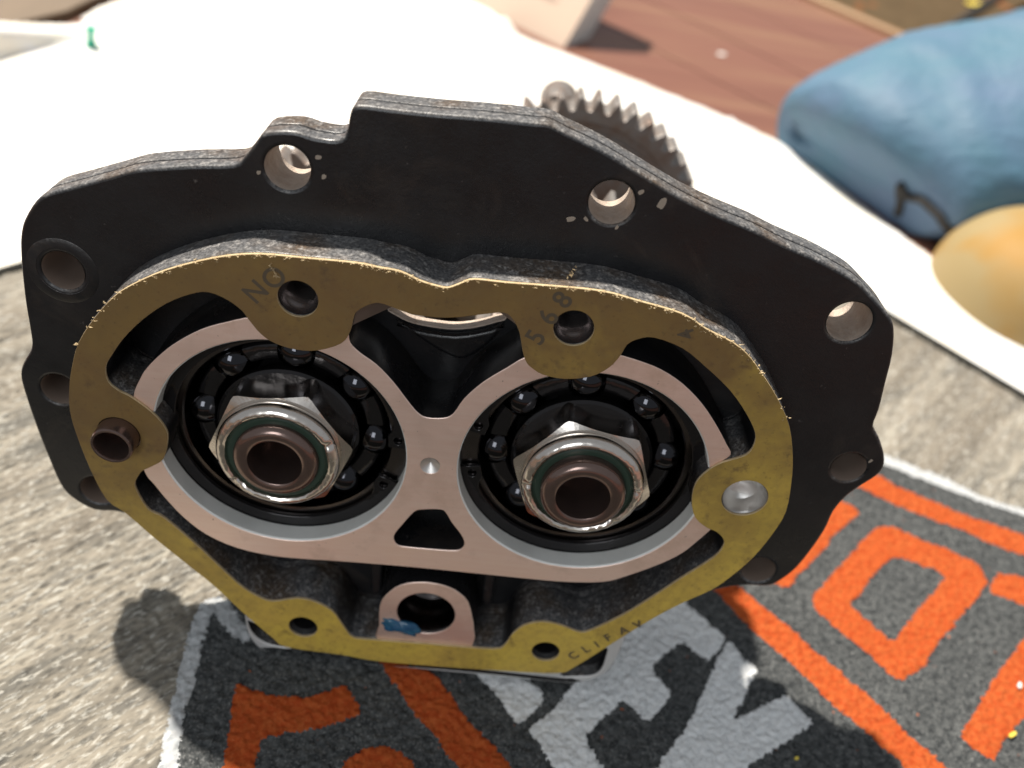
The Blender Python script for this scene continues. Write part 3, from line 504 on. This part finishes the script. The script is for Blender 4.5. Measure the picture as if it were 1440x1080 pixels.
def bearing(x, gap, hexdeg, seed, dz):
    global ball_me
    rr = random.Random(seed); L = (x * MM, 0, 0)
    link('bore_wall', lathe('bore_wall', [(31.05, -.84), (30.75, -1.25), (30.7, -5.95), (31.4, -6.0), (31.4, -7.8), (30.95, -7.8), (30.95, -22)], 96), M['bore'], root, L)
    br = empty('bearing', (x * MM, 0, -1.4 * MM), parent=root)
    link('outer_race', lathe('outer_race', [(30.9, -19), (30.9, -7.1), (30.3, -6.5), (26.4, -6.5), (26.0, -7.0), (26.2, -9.0), (27.0, -12.5), (26.0, -18)], 96), M['race'], br)
    link('inner_race', lathe('inner_race', [(11, -6.6), (17.2, -6.6), (17.9, -7.2), (17.8, -9.4), (16.4, -12.5), (17.8, -19)], 80), M['oily'], br)
    link('rear_shield', lathe('rear_shield', [(17, -18.6), (27, -18.6)], 48), M['oily'], br)
    if ball_me is None:
        bm_ = bmesh.new(); bmesh.ops.create_uvsphere(bm_, u_segments=32, v_segments=20, radius=5.6 * MM)
        ball_me = bpy.data.meshes.new('ball'); bm_.to_mesh(ball_me); bm_.free()
        ball_me.polygons.foreach_set('use_smooth', [True] * len(ball_me.polygons)); ball_me.materials.append(M['ball'])
    nb = 8; ph = math.radians(4 if x > 0 else -6); rp = 21.7
    for k in range(nb):
        a = ph + 2 * math.pi * k / nb
        link('ball', ball_me, None, br, (rp * math.cos(a) * MM, rp * math.sin(a) * MM, -12.4 * MM))
    link('cage', lathe('cage', [(19.3, -13), (19.3, -10.2), (19.7, -9.6), (21.0, -9.3), (22.6, -9.3), (23.6, -9.6), (24.0, -10.2), (24.0, -13)], 80), M['oily'], br)
    link('circlip', circlip(gap), M['oily'], root, L)
    nut = link('lock_nut', hexnut(math.radians(hexdeg - 30)), M['nut'], root, (x * MM, 0, -1.7 * MM))
    ph2 = [rr.uniform(0, 6.28) for _ in range(6)]
    def dent(a, j):
        if j < 2: return (0, 0)
        if j < 4: return (0, 0)
        k = (.05 * math.sin(5 * a + ph2[0]) + .04 * math.sin(13 * a + ph2[1]) + .05 * math.sin(37 * a + ph2[2])) * (1 if j > 5 else .4)
        nick = sum(-.55 * math.exp(-((a - p + math.pi) % (2 * math.pi) - math.pi) ** 2 / .004) for p in ph2[3:])
        return (k, k * .8 + nick)
    link('crimped_collar', lathe('crimped_collar', [(14.6, 1.9), (15.0, 2.6), (15.05, 3.5), (14.8, 4.4), (14.3, 5.1), (13.6, 5.55), (13.0, 5.6), (12.5, 5.3), (12.2, 4.6), (12.1, 2.2)], 140, dent), M['nut'], nut)
    link('locking_ring', lathe('locking_ring', [(12.25, 4.3), (11.6, 4.9), (10.6, 5.0), (9.7, 4.7), (9.6, 2)], 64), M['nylon'], nut)
    link('shaft', lathe('shaft', [(9.75, -150), (10.3, 3.0), (10.3, 5.2), (10.1, 5.9), (9.6, 6.5), (8.8, 6.9), (7.4, 7.0), (6.6, 6.6), (6.35, 5.6), (6.3, -14), (.01, -15)], 64), M['shaft'], root, (x * MM, 0, dz * MM))
bearing(-BX, -13, 6, 3, -1.4); bearing(BX, 178, -12, 9, .3)

# ---- gears behind the cover
def gear(name, r, n_, z0, z1, parent, x, groove=True, tooth=4.8):
    pts = []
    for k in range(n_):
        a = 2 * math.pi * (k + .15) / n_; p_ = 2 * math.pi / n_
        for t, q in ((-.36, r - tooth), (-.22, r - tooth * .45), (-.09, r), (.09, r), (.22, r - tooth * .45), (.36, r - tooth)):
            pts.append((q * math.cos(a + t * p_), q * math.sin(a + t * p_)))
    parts = [slab('g', pts, [circle((0, 0), r - 9, 64)], z0, z1, .3, 1), slab('g', circle((0, 0), r - 8.8, 64), [circle((0, 0), 9, 32)], z0 + 1.2, z1 - 1.6)]
    parts.append(slab('g', circle((0, 0), r - 12.5, 64), [circle((0, 0), 9, 32)], z1 - 2, z1 - .2, .3, 1))
    return link(name, join(name, *parts), M['gear'], parent, (x * MM, 0, 0))
gear('gear', 48.0, 43, -168, -154, root, BX)
for gx, gr, gn, gz in ((BX, 36, 32, -46), (BX, 42, 37, -64), (BX, 41, 36, -88), (BX, 30, 26, -110), (-BX, 33, 29, -46), (-BX, 40, 35, -66), (-BX, 33, 29, -88), (-BX, 43, 38, -110)): gear('gear', gr, gn, gz, gz + 15, root, gx)  # mostly hidden; right-hand gears enlarged to block light leaking under the cover
link('shaft_stub', lathe('shaft_stub', [(9.75, -150), (9.75, -176), (9, -177), (.01, -177)], 40), M['shaft'], root, (BX * MM, 0, 0))
link('fork_rod', lathe('fork_rod', [(.01, -172), (6.9, -172), (7.4, -172.6), (7.4, -190), (6.6, -191), (.01, -191)], 40), M['gear'], root, ((BX - 9.5) * MM, 36.0 * MM, 0))

# ================================================================== THE RUG
rug = empty('logo_rug', (0, 0, 0), 'striped beige and grey pile rug with an orange and white lettered badge', 'rug')
UD = np.array((.68, .73)); UD = UD / np.linalg.norm(UD); VD = np.array((UD[1], -UD[0]))       # along / across the stripes
CORNER = np.array((31.0, 374.0)) 
def rug_grid(x0, x1, y0, y1, st):
    X, Y = np.meshgrid(np.arange(x0, x1, st), np.arange(y0, y1, st), indexing='ij')
    nx, ny = X.shape; idx = np.arange(nx * ny).reshape(nx, ny)
    Q = np.stack([idx[:-1, :-1], idx[1:, :-1], idx[1:, 1:], idx[:-1, 1:]], -1).reshape(-1, 4)
    X = X.ravel() + RNG.uniform(-.2, .2, nx * ny) * st; Y = Y.ravel() + RNG.uniform(-.2, .2, nx * ny) * st
    return X, Y, Q
def pile_h(X, Y):
    u = X * UD[0] + Y * UD[1]; v_ = X * VD[0] + Y * VD[1]
    return u, v_
regions = [('background_panel', 'charcoal', 'BG', None), ('border_line', 'edge_line', 'LineL', None), ('border_line', 'edge_line', 'LineR', None), ('border_stripe', 'orange', 'Border', None), ('bar_stripe', 'orange', 'BarA', None), ('bar_stripe', 'orange', 'BarB', None),
           ('letter', 'orange', 'C', None), ('letter', 'orange', 'D', None), ('letter', 'white', 'E1', None), ('letter', 'white', 'E2', None), ('letter', 'white', 'Y', None), ('letter', 'orange', 'T', None), ('letter', 'orange', 'O', 'Oin'), ('letter', 'orange', 'R1', None), ('letter', 'orange', 'R2', None)]
chunks = {}
for (x0, x1, y0, y1, st) in ((-200, 265, -75, 112, .46), (-235, 330, 111.5, 380, 1.1)):
    X, Y, Q = rug_grid(x0, x1, y0, y1, st)
    u, v_ = pile_h(X, Y)
    ok = ((X - CORNER[0]) * UD[0] + (Y - CORNER[1]) * UD[1] < 0) & ((X - CORNER[0]) * VD[0] + (Y - CORNER[1]) * VD[1] > 0)
    plain = .25 * vnoise(u, v_, 3.1, 1) + .45 * vnoise(u * .3, v_, 1.15, 2) + .40 * vnoise(u * .6, v_, .9, 3) + .25 * vnoise(u * .15, v_, 5, 4)
    logo = .24 * vnoise(X, Y, 1.6, 5) + .34 * vnoise(X, Y, .9, 6) + .15 * vnoise(X, Y, 5, 8)
    reg = np.full(len(X), -1)
    jx = X + .5 * vnoise(X, Y, .9, 11) + .28 * vnoise(X, Y, 3.2, 12); jy = Y + .5 * vnoise(X, Y, .9, 13) + .28 * vnoise(X, Y, 3.2, 14)
    for k, (nm, mk, key, inn) in enumerate(regions):
        poly = RUG[key] if key in ('BG',) else smooth_poly(RUG[key], 2)
        c_ = inside(jx, jy, poly)
        if inn: c_ &= ~inside(jx, jy, smooth_poly(RUG[inn], 2))
        reg[c_] = k
    Z = np.where(reg < 0, plain + .3, logo + np.where(reg > 0, .22, -.08))
    good = ok[Q].all(1); Q = Q[good]; qr = reg[Q[:, 0]]
    for k in range(-1, len(regions)):
        s_ = Q[qr == k]
        if not len(s_): continue
        used, inv = np.unique(s_, return_inverse=True)
        chunks.setdefault(k, []).append((np.stack([X[used], Y[used], Z[used]], 1) * MM, inv.reshape(-1, 4)))
for k, lst in sorted(chunks.items()):
    off = 0; Vs = []; Qs = []
    for V_, Q_ in lst: Vs.append(V_); Qs.append(Q_ + off); off += len(V_)
    nm, mk = ('pile', 'rug') if k < 0 else regions[k][:2]
    link(nm, fast_mesh(nm, np.concatenate(Vs), np.concatenate(Qs)), M[mk], rug)
# thick body and dark woven binding along the two far edges
cx, cy = CORNER
far_l = CORNER - VD * 0 - UD * 0; eL = CORNER - UD * 470; eR = CORNER + VD * 420
body = mesh('rug_body', [(a[0] * MM, a[1] * MM, z * MM) for z in (-4.0, -1.6) for a in (CORNER, CORNER - UD * 700, CORNER - UD * 700 + VD * 560, CORNER + VD * 560)], [(0, 1, 2, 3), (4, 7, 6, 5), (0, 4, 5, 1), (1, 5, 6, 2), (2, 6, 7, 3), (3, 7, 4, 0)])
link('backing', body, M['binding'], rug)
link('binding', tube('binding', [(*(CORNER + UD * 1.0 - VD * 2.2 - UD * t), -.4) for t in np.linspace(-2, 640, 40)], 2.6, 10), M['binding'], rug)
link('binding', tube('binding', [(*(CORNER + UD * 2.2 + VD * t), -.4) for t in np.linspace(-2, 540, 40)], 2.6, 10), M['binding'], rug)

# ================================================================== BEHIND: sheet, floor, clutter
# white quilted sheet with a turned-up hem held by the push pin
FAR = [(-420, 190), (-310, 325), (-262, 396), (-252, 436), (-236, 500), (-215, 580), (-60, 575), (-12, 530), (4, 500), (60, 470), (120, 436), (182, 396), (222, 330), (254, 281), (292, 254), (350, 205), (520, 80), (380, -40), (200, 215), (40, 330), (-150, 170), (-330, -20), (-520, 40)]
X, Y = np.meshgrid(np.arange(-340, 430, 1.7), np.arange(60, 600, 1.7), indexing='ij'); nx, ny = X.shape
idx = np.arange(nx * ny).reshape(nx, ny); Q = np.stack([idx[:-1, :-1], idx[1:, :-1], idx[1:, 1:], idx[:-1, 1:]], -1).reshape(-1, 4)
X = X.ravel(); Y = Y.ravel()
hd = np.array((32.0, 46.0)); hl = np.linalg.norm(hd); hd /= hl; hn = np.array((-hd[1], hd[0]))
s_ = (X + 278) * hd[0] + (Y - 332) * hd[1]; t_ = (X + 278) * hn[0] + (Y - 332) * hn[1]
amp = 15 * np.clip(1 - s_ / 62, 0, 1.6)
rise = np.clip((t_ + 1) / 4.5, 0, 1); rise = rise * rise * (3 - 2 * rise)
amp2 = 4 * np.exp(-((s_ - 78) / 16) ** 2); rise2 = np.clip((t_ - 6) / 5, 0, 1)
Z = -3.0 + .35 * vnoise(X, Y, 24, 21) + .25 * vnoise(X, Y, 9, 22) + amp * rise + amp2 * rise2 + 7 * np.exp(-(((X + 4) / 12) ** 2 + ((Y - 506) / 9) ** 2))
keep = inside(X + .4 * vnoise(X, Y, 8, 31), Y + .4 * vnoise(X, Y, 8, 32), smooth_poly(FAR, 4)) & ~((amp > 0) & (t_ > 18) & (s_ < 62))
Q = Q[keep[Q].all(1)]; used, inv = np.unique(Q, return_inverse=True)
sh = link('white_sheet', fast_mesh('white_sheet', np.stack([X[used], Y[used], Z[used]], 1) * MM, inv.reshape(-1, 4)), M['sheet'])
tag(sh, 'bright white quilted sheet spread flat on the floor behind the gearbox cover', 'sheet')
md = sh.modifiers.new('solid', 'SOLIDIFY'); md.thickness = .0008; md.offset = -1

pin = empty('push_pin', (-241.5 * MM, 366 * MM, -2.6 * MM), 'green plastic push pin stuck upright in the white sheet', 'push pin')
link('pin_head', lathe('pin_head', [(.01, 0), (3.4, 0), (3.6, .5), (2.6, 1.6), (1.9, 3.5), (1.8, 6.5), (2.3, 8.6), (3.1, 9.4), (3.1, 10.6), (.01, 10.8)], 28), M['pin'], pin)
link('pin_point', lathe('pin_point', [(.5, .2), (.45, -3), (.01, -6)], 12), M['steel'], pin)
pin.rotation_euler = (math.radians(-4), math.radians(5), 0)

# wooden floor: separate planks on a base, brass strip, carpet beyond
PD = np.array((.740, -.672)); PN = np.array((.672, .740)); P0 = np.array((272.0, 692.0))
base = link('floor', box('floor', -3000, 3000, -3000, 3000, -12, -9), M['carpet']); tag(base, kind='structure')
flr = base
wdt = 78.0
for k in range(16):
    a = P0 - PN * (6 + wdt * k)
    for j, (t0, t1) in enumerate(((-1900, -420 + 130 * (k % 3)), (-418 + 130 * (k % 3), 1400))):
        c4 = [a + PD * t0, a + PD * t1, a - PN * (wdt - 1.2) + PD * t1, a - PN * (wdt - 1.2) + PD * t0]
        zz = -4.2 + random.uniform(-.15, .15)
        me = mesh('plank', [(*(q * MM), z * MM) for z in (-9, zz) for q in c4], [(0, 3, 2, 1), (4, 5, 6, 7), (0, 1, 5, 4), (1, 2, 6, 5), (2, 3, 7, 6), (3, 0, 4, 7)])
        link('plank', me, M['wood'], flr)
strip = tube('threshold_strip', [(*(P0 + PD * t), -5.0) for t in np.linspace(-1500, 900, 12)], 6.5, 12)
tag(link('threshold_strip', strip, M['gold']), 'thin brass coloured strip along the far edge of the wooden floor', 'floor strip')
cp = mesh('carpet', [(*((P0 + PN * s + PD * t) * MM), -4.4 * MM) for s, t in ((3, -2500), (3, 2500), (2200, 2500), (2200, -2500))], [(0, 1, 2, 3)])
tag(link('carpet', cp, M['carpet']), kind='structure')
# brown board at the far left
bd = slab('bd', [(-560, 330), (-330, 300), (-268, 398), (-258, 440), (-300, 640), (-560, 640)], [], -4.0, 2.0, .8, 2)
tag(link('brown_board', bd, M['board']), 'brown grained board lying behind the turned-up left edge of the white sheet', 'board')

# standing carton
ct = empty('carton', (40 * MM, 490 * MM, -4.2 * MM), 'tan carton with faint printed lines standing behind the white sheet', 'carton')
ct.rotation_euler = (math.radians(-38), 0, math.atan2(-.60, .80))
cb = box('cb', -230, 0, 0, 24, 0, 92)
face_mats(cb, [M['tan'], M['page']], lambda p: 1 if p.normal.x > .5 else 0); link('carton_body', cb, None, ct)
for i, (xa, xb, z) in enumerate(((-70, -18, 40), (-88, -30, 33), (-60, -24, 26), (-90, -52, 50), (-44, -20, 60))):
    link('print_line', box('pl', xa, xb, -.35, -.05, z, z + 2.6), M['print'], ct)

# pale blue fabric: a long rounded heap with folds
v = []; f = []; nu, nv = 96, 72
A0 = np.array(BLUE_A, float); B0 = np.array(BLUE_B, float); ax = B0 - A0; Ln = np.linalg.norm(ax); ax /= Ln
sd = np.cross(ax, (0, 0, 1)); sd /= np.linalg.norm(sd); upv = np.cross(sd, ax)
for i in range(nu + 1):
    t = i / nu; e = min(1, math.sqrt(max(0, 1 - (1 - min(1, t / .30)) ** 2)))
    R_ = (BLUE_R0 + (BLUE_R1 - BLUE_R0) * t) * max(e, .02)
    for j in range(nv):
        a = 2 * math.pi * j / nv
        fold = 1 + .05 * math.sin(8 * t + 2 * a) + .04 * math.sin(21 * t - 3 * a + 1 + 1.5 * math.sin(5 * t)) * (.3 + .7 * math.sin(a - 2) ** 2) + .03 * max(0, math.sin(34 * t + 4 * a + 2 * math.sin(3 * a))) ** 2 * (1 if math.cos(a - .5) > -.2 else .3)
        p_ = A0 + ax * (t * Ln) + (sd * math.cos(a) * 1.0 + upv * math.sin(a) * .9) * R_ * fold
        if math.cos(a) > 0: p_ += sd * math.cos(a) * R_ * .55
        p_[2] = max(p_[2], -4.0 - .002 * j)
        s9 = (p_[0] - 182) * .82 + (p_[1] - 398) * .57; k9 = 1 - min(1, max(0, (p_[2] - 8) / 62))
        if s9 < -2: p_[0] += (-2 - s9) * .82 * k9; p_[1] += (-2 - s9) * .57 * k9
        v.append(tuple(p_ * MM))
for i in range(nu):
    for j in range(nv): f.append((i * nv + j, i * nv + (j + 1) % nv, (i + 1) * nv + (j + 1) % nv, (i + 1) * nv + j))
f.append(tuple(range(nv))); f.append(tuple(range(nu * nv, (nu + 1) * nv)))
blue = link('blue_fabric', mesh('blue_fabric', v, f, True), M['blue'])
tag(blue, 'heap of pale blue fabric with soft folds on the wooden floor at the right', 'fabric')
from mathutils.bvhtree import BVHTree
bv = BVHTree.FromPolygons([Vector(x) for x in v], f)
lp = []
for a_, c_ in zip(LOOP[:-1], LOOP[1:]):
    for k in range(6):
        p_, n_, _i, _d = bv.find_nearest(Vector(a_).lerp(Vector(c_), k / 6) * MM); n_ = n_ if n_.dot(camo.matrix_world.translation - p_) > 0 else -n_
        lp.append((p_ + n_ * .0012) / MM)
link('drawstring', tube('drawstring', lp, 2.4, 8), M['strap'], blue)
# second fold of the same fabric further back
# golden rounded foam
v = []; f = []; nu, nv = 24, 64
for i in range(nu + 1):
    b = math.pi / 2 * i / nu
    for j in range(nv):
        a = 2 * math.pi * j / nv; k = 1 + .03 * math.sin(3 * a + 1)
        v.append(((YEL[0] + YEL[3] * k * math.cos(a) * math.cos(b) ** .7) * MM, (YEL[1] + YEL[4] * k * math.sin(a) * math.cos(b) ** .7) * MM, (-4 + YEL[2] * math.sin(b)) * MM))
for i in range(nu):
    for j in range(nv): f.append((i * nv + j, i * nv + (j + 1) % nv, (i + 1) * nv + (j + 1) % nv, (i + 1) * nv + j))
tag(link('yellow_cushion', mesh('yellow_cushion', v, f, True), M['yellow']), 'rounded golden yellow dome beside the blue fabric at the right edge', 'cushion')
st_ = tube('black_strap', STRAP, 4.5, 8)
tag(link('black_strap', st_, M['strap']), 'black strap running out from behind the blue fabric', 'strap')
for (x, y, z, l, wd, r_, mk, nm, lb) in SCRAPS:
    me = slab(nm, smooth_poly([(-l, -wd), (l * .8, -wd * .7), (l, wd), (-l * .9, wd * .8)], 3), [], 0, .5, .1, 1)
    o = link(nm, me, M[mk], None, (x * MM, y * MM, z * MM)); o.rotation_euler = (0, 0, r_); tag(o, lb, 'scrap')
